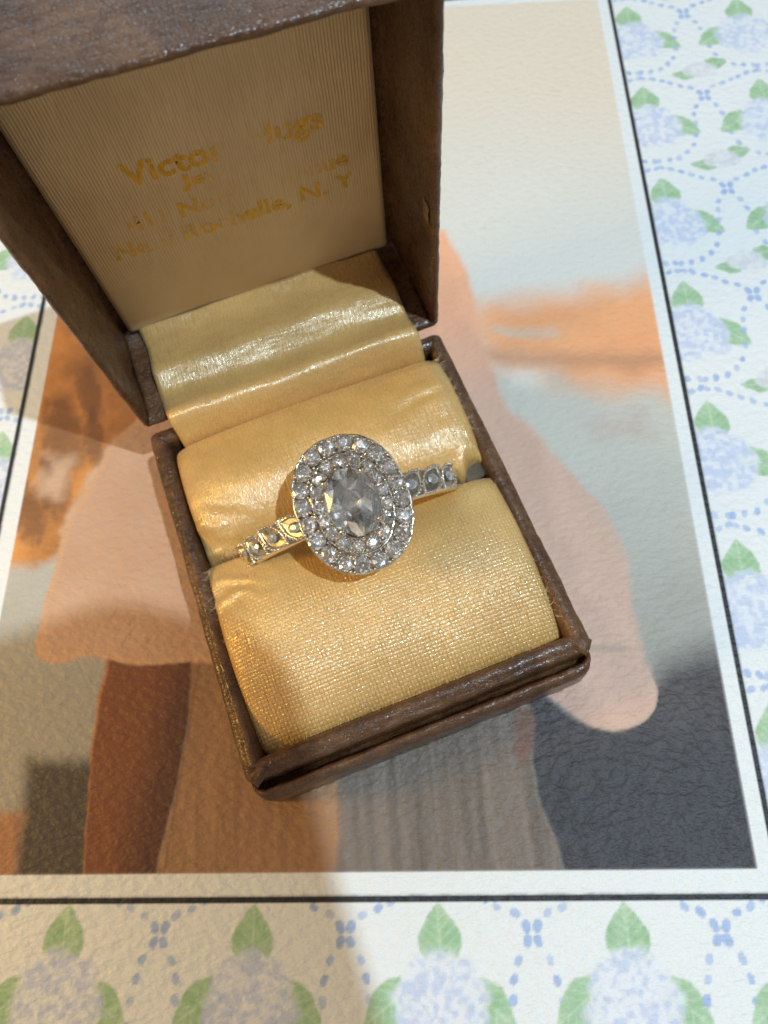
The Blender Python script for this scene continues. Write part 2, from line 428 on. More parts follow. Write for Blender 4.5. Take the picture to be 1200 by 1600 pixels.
# --- the hydrangea border
BXL, BXR, BYB, BYT = -70.8, 44.6, -10.95, 168.3     # black rule
COLX = {-4: -98.5, -3: -73.6, -2: -50.1, -1: -24.6, 0: 0.0, 1: 24.2, 2: 48.0, 3: 71.2, 4: 95}
def win(x0, x1, y0, y1):
    i0 = max(0, int((x0 - gx[0]) / STEP)); i1 = min(len(gx), int((x1 - gx[0]) / STEP) + 2)
    j0 = max(0, int((y0 - gy[0]) / STEP)); j1 = min(len(gy), int((y1 - gy[0]) / STEP) + 2)
    return slice(i0, i1), slice(j0, j1)
GR1 = np.array((0.24, 0.45, 0.21)); GR2 = np.array((0.50, 0.66, 0.44))
def leaf(x, y, ang, L, W, tone=1.0):
    sl = win(x - L - 1, x + L + 1, y - L - 1, y + L + 1)
    if sl[0].start >= sl[0].stop or sl[1].start >= sl[1].stop: return
    x_, y_ = X[sl] - x, Y[sl] - y
    c, s = math.cos(ang), math.sin(ang)
    a = (x_ * c + y_ * s) / L; b = (-x_ * s + y_ * c)          # a: 0 at the tip, 1 at the stalk
    nz = vfbm(X[sl] * .9, Y[sl] * .9)
    a_ = np.clip(a, 0, 1)
    hw = W * np.minimum(1, 1.25 * np.sin(np.pi * 0.5 * np.minimum(1, a_ * 1.05)) ** 0.85) * (1 - 0.30 * np.clip(a_ - .72, 0, 1) / .28)
    sd = np.maximum(np.abs(b) - hw, np.maximum(-a * L, (a - 1) * L)) + 0.5 * (nz - .5)
    vein = np.exp(-(b / 0.16) ** 2) + 0.7 * np.exp(-((np.mod(a * L + np.abs(b) * 0.9, 1.3) - .65) / 0.16) ** 2)
    t = np.clip(0.15 + 0.75 * (nz - .2) + 0.50 * vein + 0.10 * np.sin(a * 9), 0, 1)[..., None]
    sub = C[sl]; paint(sub, 0.92 * sstep(0.24, -0.2, sd), ((GR1 * (1 - t) + GR2 * t) * tone + (1 - tone) * 0.3))
def blossom(x, y, rx, ry, c1, c2, k=1.0):
    sl = win(x - rx - 3, x + rx + 3, y - ry - 3, y + ry + 3)
    if sl[0].start >= sl[0].stop or sl[1].start >= sl[1].stop: return
    x_, y_ = X[sl] - x, Y[sl] - y
    nz = vfbm(X[sl] * .5 + 11, Y[sl] * .5); pet = vfbm(X[sl] * 1.25 + 1.5 * nz, Y[sl] * 1.25 + 50, 2)
    r = np.sqrt((x_ / (rx * (1 - 0.22 * y_ / ry * 0.8))) ** 2 + (y_ / ry) ** 2) + 0.30 * (nz - .5) + 0.12 * (pet - .5)
    t = np.clip((pet - .36) * 3.6, 0, 1)[..., None]
    sub = C[sl]; paint(sub, k * sstep(1.06, 0.86, r), np.array(c1) * (1 - t) + np.array(c2) * t)
def dot(x, y, r, ang, k=1.0):
    sl = win(x - 2, x + 2, y - 2, y + 2)
    if sl[0].start >= sl[0].stop or sl[1].start >= sl[1].stop: return
    x_, y_ = X[sl] - x, Y[sl] - y
    c, s = math.cos(ang), math.sin(ang); a = x_ * c + y_ * s; b = -x_ * s + y_ * c
    q = (np.abs(a / (r * 1.12)) ** 2.5 + np.abs(b / (r * .82)) ** 2.5) ** .4 + 0.35 * (vfbm(X[sl] * 1.3, Y[sl] * 1.3 + 9) - .5)
    sub = C[sl]; paint(sub, k * sstep(1.15, 0.85, q), (0.36, 0.47, 0.72))
for kx in range(-4, 5):
    for ky in range(-2, 9):
        x0 = COLX[kx]; y0 = -11.5 + 24.75 * ky
        j = rng.random(12)
        leaf(x0 - 0.1, y0, R_(-92 + 4 * j[0]), 6.9, 2.75)
        leaf(x0 + 9.3, y0 - 14.0, R_(140 + 6 * j[1]), 7.0, 2.35)
        leaf(x0 - 10.0, y0 - 13.8, R_(38 - 6 * j[2]), 7.0, 2.45)
        blossom(x0 - .1, y0 - 11.0, 6.3, 6.0, (0.57, 0.62, 0.78), (0.77, 0.78, 0.82), 0.92)
        x2 = (COLX[kx] + COLX[kx + 1]) / 2 if kx < 4 else COLX[kx] + 12
        cy = y0 - 3.6                                    # knot of four petals
        for (dx, dy, a) in ((-.72, .85, 1.9), (.72, .85, 1.2), (-.66, -.85, 1.2), (.66, -.85, 1.9)): dot(x2 + dx, cy + dy, 0.70, a, .92)
        for sgn in (-1, 1):
            for q, (dx, dy) in enumerate(((2.2, 2.3), (4.3, 3.1), (6.0, 4.0), (7.7, 4.8), (9.6, 5.6), (11.3, 6.0), (2.0, -2.9), (2.7, -5.1), (3.0, -7.5), (3.4, -10.6), (4.3, -13.2), (5.7, -15.1), (7.5, -16.4), (9.4, -16.9), (11.3, -17.1))):
                dot(x2 + sgn * dx + .3 * (rng.random() - .5), cy + dy + .3 * (rng.random() - .5), 0.52 + .14 * rng.random(), 1.57 + sgn * (0.4 if q > 5 else -1.0) + .6 * (rng.random() - .5), .55 + .4 * rng.random())
        leaf(x2 - 5.6, cy - 18.3, R_(-6), 4.6, 1.3, .9); leaf(x2 + 6.2, cy - 15.2, R_(190), 4.2, 1.6, .9)
        blossom(x2 + .4, cy - 17.2, 3.6, 2.3, (0.66, 0.66, 0.69), (0.76, 0.76, 0.76), 0.85)     # pale sprig
# white mount, rule, picture
mount = sstep(BXL - .1, BXL + .1, X) * sstep(BXR + .1, BXR - .1, X) * sstep(BYB - .1, BYB + .1, Y) * sstep(BYT + .1, BYT - .1, Y)
paint(C, mount, (0.80, 0.805, 0.79))
rw = 0.43
d_rule = np.maximum.reduce([BXL - X, X - BXR, BYB - Y, Y - BYT])
paint(C, sstep(rw + .1, rw - .1, np.abs(d_rule) + .10 * (n3 - .5)), (0.022, 0.021, 0.026))
paint(C, inp, pic)
Z = np.zeros_like(X)
V = np.stack([X, Y, Z], -1).reshape(-1, 3) * S
nx, ny = X.shape
idx = np.arange(nx * ny).reshape(nx, ny)
F = np.stack([idx[:-1, :-1], idx[1:, :-1], idx[1:, 1:], idx[:-1, 1:]], -1).reshape(-1, 4)
me = bpy.data.meshes.new('printed_mat')
me.vertices.add(len(V)); me.vertices.foreach_set('co', V.astype(np.float32).ravel())
me.loops.add(F.size); me.loops.foreach_set('vertex_index', F.astype(np.int32).ravel())
me.polygons.add(len(F)); me.polygons.foreach_set('loop_start', np.arange(0, F.size, 4, dtype=np.int32))
me.update(calc_edges=True)
mat_o = finish('printed_mat', me, MATM, None, True, C.reshape(-1, 3).astype(np.float32))
tag(mat_o, 'flat embossed sheet printed with a framed picture and a blue hydrangea border, under the box', 'printed mat')

# ------------------------------------------------------------------ ring box
box = empty('ring_box', b2w(0, 0, 0), (0, 0, YAW))
tag(box, 'open brown leather ring box with a gold satin cushion', 'ring box')

def round_rect(x0, x1, y0, y1, r, step=0.8):
    pts = []
    cs = [(x1 - r, y0 + r, -90), (x1 - r, y1 - r, 0), (x0 + r, y1 - r, 90), (x0 + r, y0 + r, 180)]
    for i, (cx, cy, a0) in enumerate(cs):
        for q in range(7):
            a = R_(a0 + 15 * q); pts.append((cx + r * math.cos(a), cy + r * math.sin(a), math.cos(a), math.sin(a)))
        nxt = cs[(i + 1) % 4]; a = R_(a0 + 90)
        p0 = pts[-1]; a2 = R_(nxt[2]); p1 = (nxt[0] + r * math.cos(a2), nxt[1] + r * math.sin(a2))
        n = max(2, int(math.hypot(p1[0] - p0[0], p1[1] - p0[1]) / step))
        for q in range(1, n):
            t = q / n; pts.append((p0[0] + (p1[0] - p0[0]) * t, p0[1] + (p1[1] - p0[1]) * t, math.cos(a), math.sin(a)))
    return pts

def sweep(path, prof, xf=None, amp=0.10, freq=0.25):
    vs = []
    for (x, y, nx_, ny_) in path:
        for (o, h) in prof:
            q = amp * fb(x * freq + 1.3, y * freq, h * freq * 1.5 + o, 1.0, 3)
            qq = amp * 0.7 * fb(x * .9, y * .9 + 5, h * .9, 1, 2)
            v = (x + nx_ * (o + q + qq), y + ny_ * (o + q + qq), h + 0.6 * q)
            vs.append(xf(*v) if xf else v)
    return vs, grid_faces(len(path), len(prof), wrap_u=True)

prof = [(-1.0, 0.0), (-0.2, 0.15), (0, 0.7), (0, 4), (0, 8), (0.02, 10.9), (-0.12, 11.8), (-0.35, 12.3), (-0.62, 12.45), (-0.85, 12.5), (-1.05, 12.75), (-1.5, 13.0),
        (-2.0, 12.98), (-2.45, 12.75), (-2.75, 12.2), (-2.85, 11.2), (-2.85, 8), (-2.85, 4.0)]
path = round_rect(-24.3, 24.2, 1.7, 56.0, 1.3)
vs, fs = sweep(path, prof)
npf = len(prof); npa = len(path)
fs.append(tuple(i * npf for i in range(npa))[::-1]); fs.append(tuple(i * npf + npf - 1 for i in range(npa)))
base = mesh_obj('base', vs, fs, LEATHER, box)
# front: a second rolled edge standing in front of the rim, a dark groove between
prof2 = [(-0.5, 0.0), (0, 0.3), (0.0, 4), (0.05, 8.2), (0.0, 9.3), (-0.3, 10.2), (-0.8, 10.75), (-1.25, 10.6), (-1.5, 9.8), (-1.6, 8.2), (-2.9, 7.6)]
vs = []; xs = np.linspace(-23.9, 23.6, 70)
for x in xs:
    e = max(0, abs(x + .15) - 22.2) / 1.6
    for (o, h) in prof2:
        q = 0.16 * fb(x * .3, h * .3, 2.0, 1, 3) + 0.10 * fb(x * 1.1, h * .8, 7, 1, 2)
        vs.append((x, -0.75 - o - q + 1.5 * e * e, h + 0.5 * q - 0.25 * e * e * min(1, h / 8)))
fs = grid_faces(len(xs), len(prof2)); n2_ = len(prof2)
fs.append(tuple(range(n2_))); fs.append(tuple((len(xs) - 1) * n2_ + i for i in range(n2_))[::-1])
mesh_obj('front_roll', vs, fs, LEATHER, box)

# worn, folded leather tabs on the front corners
def tab(x, y, z, sx, sy, rz, seed):
    vs = []; n = 9
    for i in range(n):
        for j in range(n):
            u, v = i / (n - 1) - .5, j / (n - 1) - .5
            hz = 0.30 * (1 - (2 * u) ** 2) * (1 - (2 * v) ** 2) ** .6 + 0.22 * fb(u * 4 + seed, v * 4, 0, 1, 2) * (0.25 - u * u) * 4
            a = u * sx; b = v * sy * (1 - .35 * (u + .5))
            vs.append((x + a * math.cos(rz) - b * math.sin(rz), y + a * math.sin(rz) + b * math.cos(rz), z + hz - 1.2 * max(0, abs(2 * u) - .7) - 1.2 * max(0, abs(2 * v) - .7)))
    return mesh_obj('corner_fold', vs, grid_faces(n, n), LEATHER, box)
tab(-22.1, 2.7, 12.85, 3.0, 2.2, 0.5, 3)
tab(22.3, 3.0, 12.85, 3.0, 2.4, 2.4, 11)

# lid
ALPHA = R_(87.209); DB = 55.824; HZ = 13.741
def lid_xf(x, u, w):
    x = x * (1 - 0.024 * u / 54.9); u = u * (1 - 0.0183 * x / 24)
    y = DB - u * math.cos(ALPHA) + w * math.sin(ALPHA)
    z = HZ + u * math.sin(ALPHA) + w * math.cos(ALPHA)
    return (x, y, z)
prof = [(-1.6, 17.7), (-0.5, 17.5), (0, 16.7), (0, 13), (0, 9), (0, 5), (0, 1.0), (-.14, .35), (-.45, .05), (-.85, 0.08), (-1.15, .45), (-1.28, 1.2), (-1.3, 5), (-1.3, 9), (-1.3, 13), (-1.3, 17.0)]
path = round_rect(-24.1, 24.1, 0.15, 55.0, 1.0)
vs, fs = sweep(path, prof, lid_xf, 0.14, 0.22)
npf = len(prof); npa = len(path)
fs.append(tuple(i * npf for i in range(npa))[::-1]); fs.append(tuple(i * npf + npf - 1 for i in range(npa)))
lid = mesh_obj('lid', vs, fs, LEATHER, box)
# liner panel
nu, nv = 90, 90; vs = []
for i in range(nu):
    for j in range(nv):
        a = -1 + 2 * i / (nu - 1); b = -1 + 2 * j / (nv - 1)
        x = 21.75 * a; u = 27.0 + 25.2 * b
        ed = min(21.75 - abs(x), 25.2 - abs(25.2 * b))
        r = 1.1; dz = 0 if ed > r else r - math.sqrt(max(0, r * r - (r - ed) ** 2))
        bul = 0.35 * (1 - a * a) * (1 - b * b)
        vs.append(lid_xf(x, u, 15.75 + dz * 1.0 - bul + 0.10 * fb(x * .12, u * .12, 3, 1, 2)))
mesh_obj('lid_liner', vs, grid_faces(nu, nv), LINER, lid)

# gold lettering stamped on the liner
def lettering(text, x0, x1, u0, h, strengths, offs=0.03):
    cu_ = bpy.data.curves.new('lettering', 'FONT'); cu_.body = text; cu_.resolution_u = 3
    cu_.offset = offs
    ob = bpy.data.objects.new('lettering_tmp', cu_); col.objects.link(ob)
    bpy.context.view_layer.update()
    me_ = bpy.data.meshes.new_from_object(ob.evaluated_get(bpy.context.evaluated_depsgraph_get()))
    bpy.data.objects.remove(ob)
    v = np.array([q.co[:] for q in me_.vertices]); mn, mx = v.min(0), v.max(0)
    fr = (v[:, 0] - mn[0]) / (mx[0] - mn[0])
    cap = 0.70
    st = np.interp(fr, np.linspace(0, 1, len(strengths)), strengths)
    out = []
    for q, f_ in zip(v, fr):
        x = x0 + (x1 - x0) * f_; u = u0 + q[1] / cap * h + 0.10 * math.sin(x * 2.1)
        a = x / 21.75; b = (u - 27.0) / 25.2
        w = 15.75 - 0.35 * (1 - a * a) * (1 - b * b) + 0.10 * fb(x * .12, u * .12, 3, 1, 2) - 0.035
        out.append(np.array(lid_xf(x, u, w)) * S)
    for q, o_ in zip(me_.vertices, out): q.co = o_
    return finish('lettering', me_, FOIL, lid, False, np.repeat(st[:, None], 3, 1).astype(np.float32))
lettering('Victor  Hugs', -12.0, 14.2, 28.8, 3.2, [.75, .9, .95, .9, .8, .5, .3, .2, .6, .7, .85, .8])
lettering('Jeweler', -5.6, 7.4, 26.2, 2.0, [.8, .7, .4, .12, .05, .05, .2])
lettering('411 North  Avenue', -14.2, 16.8, 21.7, 2.5, [.6, .6, .55, .3, .85, .55, .5, .45, .3, .05, .1, .35, .3, .35, .5, .8, .75])
lettering('New Rochelle, N. Y.', -17.6, 18.0, 17.6, 2.6, [.6, .65, .6, .3, .55, .6, .6, .75, .4, .6, .85, .8, 1, .8, .85, 1, .6, .8, .3])

# torn spot on the lid's right wall
vs = []; n = 8
for i in range(n):
    for j in range(n):
        u, v = i / (n - 1) - .5, j / (n - 1) - .5
        vs.append(lid_xf(22.62 - 0.22 * (1 - 4 * u * u) * (1 - 4 * v * v) * (1 + fb(i * .7, j * .7, 4, 1, 2)), 24.3 + 3.4 * u * (1 + .3 * fb(j * .5, 2, 2, 1, 2)), 1.9 + 1.8 * v * (1 + .4 * fb(i * .6, 1, 1, 1, 2))))
tag(mesh_obj('scuff', vs, grid_faces(n, n), mat_plain('torn_leather', (0.26, 0.17, 0.11), .7, .1, 2), lid), 'pale torn spot in the leather')

# satin flap over the hinge
FP = [(71.4, 17.6), (69.5, 17.2), (67.0, 17.2), (64.5, 17.7), (62.6, 17.8), (60.5, 17.0), (58.5, 16.3), (56.6, 16.7), (55.0, 17.2), (53.6, 16.6), (52.5, 14.2), (51.9, 12.4), (51.6, 10)]
def resample(P, n):
    P = np.array(P); t = np.linspace(0, len(P) - 1, n); out = []
    for q in t:      # Catmull-Rom
        i = min(int(q), len(P) - 2); f_ = q - i
        p0, p1, p2, p3 = P[max(i - 1, 0)], P[i], P[i + 1], P[min(i + 2, len(P) - 1)]
        out.append(.5 * (2 * p1 + (p2 - p0) * f_ + (2 * p0 - 5 * p1 + 4 * p2 - p3) * f_ ** 2 + (3 * p1 - p0 - 3 * p2 + p3) * f_ ** 3))
    return np.array(out)
fp = resample(FP, 60); nxf = 60; vs = []
for (y, z) in fp:
    t = (71.6 - y) / 20
    xl = -20.2 + 0.6 * t + .25 * math.sin(t * 7); xr = 19.2 + 1.0 * t + .2 * math.sin(t * 5 + 1)
    for i in range(nxf):
        a = i / (nxf - 1); x = xl + (xr - xl) * a
        e = min(a, 1 - a) * (xr - xl)
        vs.append((x, y + 0.25 * math.sin(x * .22 + y * .1), z + 0.30 * fb(x * .10, y * .22, 5, 1, 3) - 0.35 * math.exp(-e * 1.5) - 0.012 * (abs(x) - 8) * (1 if abs(x) > 8 else 0)))
flap = mesh_obj('hinge_flap', vs, grid_faces(len(fp), nxf), SATIN_H, box)
flap.modifiers.new('thickness', 'SOLIDIFY').thickness = 0.25 * S

# cushion: two rolls of satin with the ring slot between them
def slot_y(x):                                    # centre line of the slot
    return 32.6 - 0.05 * (x + 21)
def back_pad():
    nu, nv = 110, 90; vs = []
    for i in range(nu):
        a = -1 + 2 * i / (nu - 1)
        for j in range(nv):
            t = j / (nv - 1)
            x = (-21.5 if a < 0 else 22.3) * abs(a)
            yb = 52.2; yf = slot_y(x) + 0.15 + 2.3 * float(sstep(17.8, 19.6, np.float64(x))) * float(sstep(22.2, 20.9, np.float64(x)))
            s = -1 + 2 * t                       # -1 front (slot) .. 1 back
            s2 = math.copysign(abs(s) ** 0.75, s)
            y = (yf + yb) / 2 + (yb - yf) / 2 * s2
            pr = (max(0, 1 - abs(s2) ** 2.7)) ** (1 / 2.4)
            pe = (max(0, 1 - abs(a) ** 11)) ** (1 / 3.0)
            top = 17.0 - 0.017 * (y - 44.5) ** 2 - 0.0022 * x * x
            lip = float(sstep(16.5, 19.0, np.float64(x))) * (s2 < 0)
            z = 6.5 + (top - 6.5 + .5 * lip * math.exp(-((y - yf - 1.2) / 1.2) ** 2)) * pr ** (.5 - .28 * lip) * (0.35 + 0.65 * pe)
            # soft unevenness and gathers
            z += 0.55 * fb(x * .07, y * .09, 1, 1, 2) * pr * pe
            g = math.exp(-((x + 19.5) / 5.0) ** 2) * math.exp(-((y - 35.5) / 4.0) ** 2)
            z += 0.30 * g * math.sin(y * 1.7 + x * .9 + 2.5 * fb(x * .3, y * .3, 9, 1, 2)) - 0.8 * g
            g2 = math.exp(-((x - 17) / 6) ** 2) * math.exp(-((y - 44) / 6) ** 2)
            z += 0.13 * g2 * math.sin(y * 1.8 - 0.25 * x + 3.0 * fb(x * .2, y * .2, 4, 1, 2))
            vs.append((x, y, z))
    return mesh_obj('cushion', vs, grid_faces(nu, nv), SATIN_B, box)
def front_pad():
    nu, nv = 130, 110; vs = []
    for i in range(nu):
        a = -1 + 2 * i / (nu - 1)
        for j in range(nv):
            t = j / (nv - 1); s = -1 + 2 * t
            s2 = math.copysign(abs(s) ** 0.75, s)
            a2 = math.copysign(abs(a) ** 0.85, a)
            x = (-21.9 if a < 0 else 22.0) * abs(a2)
            yf = 4.2; yb = slot_y(x) - 0.15
            # rounded front corners
            cr_ = 2.2; q = max(0, abs(x) - (21.9 - cr_))
            yf += cr_ - math.sqrt(max(0, cr_ * cr_ - q * q))
            y = (yf + yb) / 2 + (yb - yf) / 2 * s2
            pf = (max(0, 1 - abs(s2) ** (3.4 if s2 < 0 else 2.6))) ** (1 / 2.4)
            pe = (max(0, 1 - abs(a2) ** 13)) ** (1 / 3.2)
            dome = 15.9 - 0.0108 * (y - 22.5) ** 2 - 0.0022 * x * x
            z = 7.5 + (dome - 7.5) * pf ** .5 * (0.45 + 0.55 * pe)
            z += 0.5 * fb(x * .06 + 4, y * .08, 1, 1, 2) * pf * pe
            z -= 0.9 * math.exp(-((y - 27.5) / 4.5) ** 2) * math.exp(-(x / 12) ** 2) * pf     # pressed by the ring
            g = math.exp(-((x + 19.0) / 4.5) ** 2) * math.exp(-((y - 26.5) / 3.2) ** 2)
            z += 0.26 * g * math.sin(y * 2.0 + x * .6 + 3.0 * fb(x * .3, y * .3, 2, 1, 2)) - 0.5 * g
            z += 0.9 * math.exp(-((x - 18.5) / 3.5) ** 2) * math.exp(-((y - 28.6) / 2.2) ** 2)
            vs.append((x, y, z))
    return mesh_obj('cushion', vs, grid_faces(nu, nv), SATIN_F, box)
cb = back_pad(); cfp = front_pad()
tag(cb, 'smooth back half of the satin cushion'); tag(cfp, 'woven front half of the satin cushion')

# grey card showing in the hollow at the right end of the slot
vs = []; n = 12
for i in range(n):
    for j in range(n):
        u, v = i / (n - 1), j / (n - 1)
        vs.append((18.5 + 3.1 * u + .3 * v, 31.0 + 4.0 * v - .3 * u, 9.0 + 2.2 * u + 1.1 * v - 1.6 * u * (1 - u) + .15 * fb(u * 5, v * 5, 3, 1, 2)))
cc_ = mesh_obj('card_core', vs, grid_faces(n, n), CARD, box)
cc_.modifiers.new('thickness', 'SOLIDIFY').thickness = 0.5 * S
# dark inside of the base below the cushion
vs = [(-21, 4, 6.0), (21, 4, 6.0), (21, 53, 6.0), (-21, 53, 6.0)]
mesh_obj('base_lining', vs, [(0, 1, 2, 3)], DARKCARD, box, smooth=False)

# frayed threads along the cushion's cut edges
def threads(n, fn, parent, rad=0.045):
    vs, fs = [], []
    for _ in range(n):
        p, d, L = fn(); d = Vector(d).normalized(); side = d.cross(Vector((0, 0, 1))).normalized(); up = side.cross(d)
        k = len(vs); segs = 4; bend = Vector((random.gauss(0, .5), random.gauss(0, .5), random.gauss(0, .4))) * L * .5
        for s in range(segs + 1):
            t = s / segs; c = Vector(p) + d * L * t + bend * t * t; r = rad * (1 - .6 * t)
            for a in range(3):
                vs.append(tuple(c + side * r * math.cos(a * 2.094) + up * r * math.sin(a * 2.094)))
        for s in range(segs):
            for a in range(3):
                fs.append((k + s * 3 + a, k + s * 3 + (a + 1) % 3, k + s * 3 + 3 + (a + 1) % 3, k + s * 3 + 3 + a))
    o = mesh_obj('frayed_threads', vs, fs, THREAD, parent); tag(o, kind='stuff'); return o
def f_right():
    y = random.uniform(37.5, 51); return (21.3 - 0.25 * random.random(), y, 12.3 + random.random()), (1, random.gauss(.1, .35), random.gauss(.35, .3)), random.uniform(.5, 1.3)
threads(190, f_right, cb)
def f_front():
    q = random.random()
    if q < .45:
        return (21.0, random.uniform(7, 28), 12.4 + random.random()), (1, random.gauss(0, .6), random.gauss(.2, .3)), random.uniform(.3, 1.0)
    if q < .75:
        return (-20.9, random.uniform(20, 31), 12.6 + random.random()), (-1, random.gauss(-.5, .6), random.gauss(.2, .4)), random.uniform(.5, 1.5)
    return (random.uniform(-20, 20), 4.9, 12.2 + .6 * random.random()), (random.gauss(0, .7), -1, random.gauss(.1, .3)), random.uniform(.3, .8)
threads(150, f_front, cfp, .035)
def f_slot():
    return (random.uniform(-19, -16), random.uniform(31.5, 32.6), 13.2 + .8 * random.random()), (random.gauss(.6, .5), random.gauss(-.4, .6), random.gauss(.4, .3)), random.uniform(.8, 2.2)
threads(26, f_slot, cb, .03)

# ------------------------------------------------------------------ the ring
LEAN = R_(15.0)
ring = empty('diamond_ring', b2w(0.8, 32.7, 6.8), (LEAN, 0, YAW))
tag(ring, 'white gold ring with a double halo of diamonds standing in the cushion', 'ring')
RO = 17.3
# shank
vs = []; nA, nB = 150, 16
for i in range(nA):
    th = -R_(105) + R_(176) * i / (nA - 1)        # 0 at the top; the rest is out of sight in the slot
    tb = 0.5 - 0.5 * math.cos(th)                 # 0 top .. 1 bottom
    hw = 2.0 - 0.6 * tb; tk = 1.7 - 0.4 * tb
    for j in range(nB):
        a = 2 * math.pi * j / nB
        cx = math.copysign(abs(math.cos(a)) ** .55, math.cos(a)); sy = math.copysign(abs(math.sin(a)) ** .55, math.sin(a))
        r = RO - tk / 2 + tk / 2 * sy + (0.10 if sy > 0 else 0) * (1 - cx * cx)
        vs.append((r * math.sin(th), hw * cx, r * math.cos(th)))
shank = mesh_obj('shank', vs, grid_faces(nA, nB, False, True) + [tuple(range(nB)), tuple((nA - 1) * nB + j for j in range(nB))[::-1]], SILVER, ring)

def brilliant(n=8, ex=1.0, crown=.34, pav=.86, table=.48, rows=1):
    """faceted stone: table, crown, girdle and pavilion as a convex hull"""
    bm = bmesh.new(); pts = []
    cr_rows = [(.80, .64)] if rows == 1 else [(.70, .74), (.89, .38)]
    pv_rows = [(.44, .64)] if rows == 1 else [(.66, .40), (.34, .74)]
    for k in range(n):
        a = 2 * math.pi * k / n
        pts.append((table * math.cos(a), table * math.sin(a), crown))
        for q, (r, h) in enumerate(cr_rows):
            a2 = a + (math.pi / n if q % 2 == 0 else 0); pts.append((r * math.cos(a2), r * math.sin(a2), crown * h))
        for q, (r, h) in enumerate(pv_rows):
            a2 = a + (math.pi / n if q % 2 == 0 else 0); pts.append((r * math.cos(a2), r * math.sin(a2), -pav * h))
    for k in range(2 * n):
        a = math.pi * k / n
        pts.append((math.cos(a), math.sin(a), .03)); pts.append((math.cos(a), math.sin(a), -.03))
    pts.append((0, 0, -pav))
    jr = random.Random(5); jt = .045 if rows > 1 else .012             # hand-cut: no two facets quite alike
    for q in pts: bm.verts.new((q[0] + jr.gauss(0, jt * .6), (q[1] + jr.gauss(0, jt * .6)) * ex, q[2] + (jr.gauss(0, jt) if q[2] < -.05 else jr.gauss(0, jt * .25))))
    bmesh.ops.convex_hull(bm, input=bm.verts)
    bm.normal_update()
    for f in bm.faces:
        if f.calc_center_median().z < -.04: f.material_index = 1       # pavilion: total internal reflection
    me_ = bpy.data.meshes.new('diamond'); bm.to_mesh(me_); bm.free(); me_.update(); return me_
STONE = brilliant(8); STONE.materials.append(DIAMOND); STONE.materials.append(PAVILION)
SMALL = brilliant(6); SMALL.materials.append(SIDE_D); SMALL.materials.append(PAVILION); SMALL.name = 'side_diamond'
def stone(name, me_, loc, scale, rot=(0, 0, 0), parent=ring):
    o = bpy.data.objects.new(name, me_); col.objects.link(o); o.parent = parent
    o.location = Vector(loc) * S; o.scale = Vector(scale) * S; o.rotation_euler = rot; return o

ICO = None
def beads(name, plist, mat, parent, seg=2):
    """many tiny grains of metal"""
    bm = bmesh.new(); bmesh.ops.create_icosphere(bm, subdivisions=1, radius=1.0)
    bv = np.array([v.co[:] for v in bm.verts]); bf = [tuple(v.index for v in f.verts) for f in bm.faces]; bm.free()
    vs, fs = [], []
    for (x, y, z, r) in plist:
        k = len(vs); vs += [(x + r * q[0], y + r * q[1], z + r * q[2]) for q in bv]; fs += [tuple(i + k for i in f) for f in bf]
    o = mesh_obj(name, vs, fs, mat, parent); tag(o, kind='stuff'); return o

HZ0 = 18.0                                        # height of the outer halo's girdle above the ring's middle
def ell(a, b, t, n=2.25):
    c, s = math.cos(t), math.sin(t)
    return (a * math.copysign(abs(c) ** (2 / n), c), b * math.copysign(abs(s) ** (2 / n), s))
def even(a, b, n, ph=0):
    T = np.linspace(0, 2 * math.pi, 2001); P = np.array([ell(a, b, t) for t in T])
    L = np.concatenate([[0], np.cumsum(np.hypot(*np.diff(P, axis=0).T))])
    q = (np.arange(n) + ph) / n * L[-1]
    return [(float(np.interp(v, L, P[:, 0])), float(np.interp(v, L, P[:, 1]))) for v in q]
def tier(name, prof, a0, b0, scal, mat):
    """oval ring of metal: profile of (inset, height), scalloped round the stones"""
    nT = 200; vs = []
    for i in range(nT):
        t = 2 * math.pi * i / nT
        for (o, h) in prof:
            sc_ = scal[0] * abs(math.sin(t * scal[1] / 2)) if o > -.7 else scal[0] * .5
            x, y = ell(a0 + o - scal[0] + sc_, b0 + o - scal[0] + sc_, t); vs.append((x, y, h))
    fs = grid_faces(nT, len(prof), True)
    return mesh_obj(name, vs, fs, mat, ring)
OA, OB, NO = 6.20, 8.00, 20
IA, IB, NI = 4.22, 5.66, 17
tier('halo_rim', [(-2.0, HZ0 - 1.9), (-.5, HZ0 - 1.7), (.05, HZ0 - .9), (.12, HZ0 - .2), (.02, HZ0 - .02), (-.10, HZ0 - .02), (-.2, HZ0 - .2), (-.6, HZ0 - .75), (-1.2, HZ0 - .85), (-2.2, HZ0 - .80), (-2.45, HZ0 - .2), (-2.45, HZ0 - 1.9)], 7.3, 9.1, (.09, NO), SILVER)
tier('inner_halo_rim', [(-.25, HZ0 - 1.6), (0, HZ0 - .8), (.02, HZ0 + .10), (-.10, HZ0 + .15), (-.2, HZ0 + .10), (-.32, HZ0 - .1), (-1.1, HZ0 + .02), (-1.75, HZ0 + .05), (-1.85, HZ0 + .40), (-1.92, HZ0 + .45), (-2.0, HZ0 + .3), (-2.1, HZ0 - 1.0)], 5.08, 6.52, (.05, NI), SILVER)
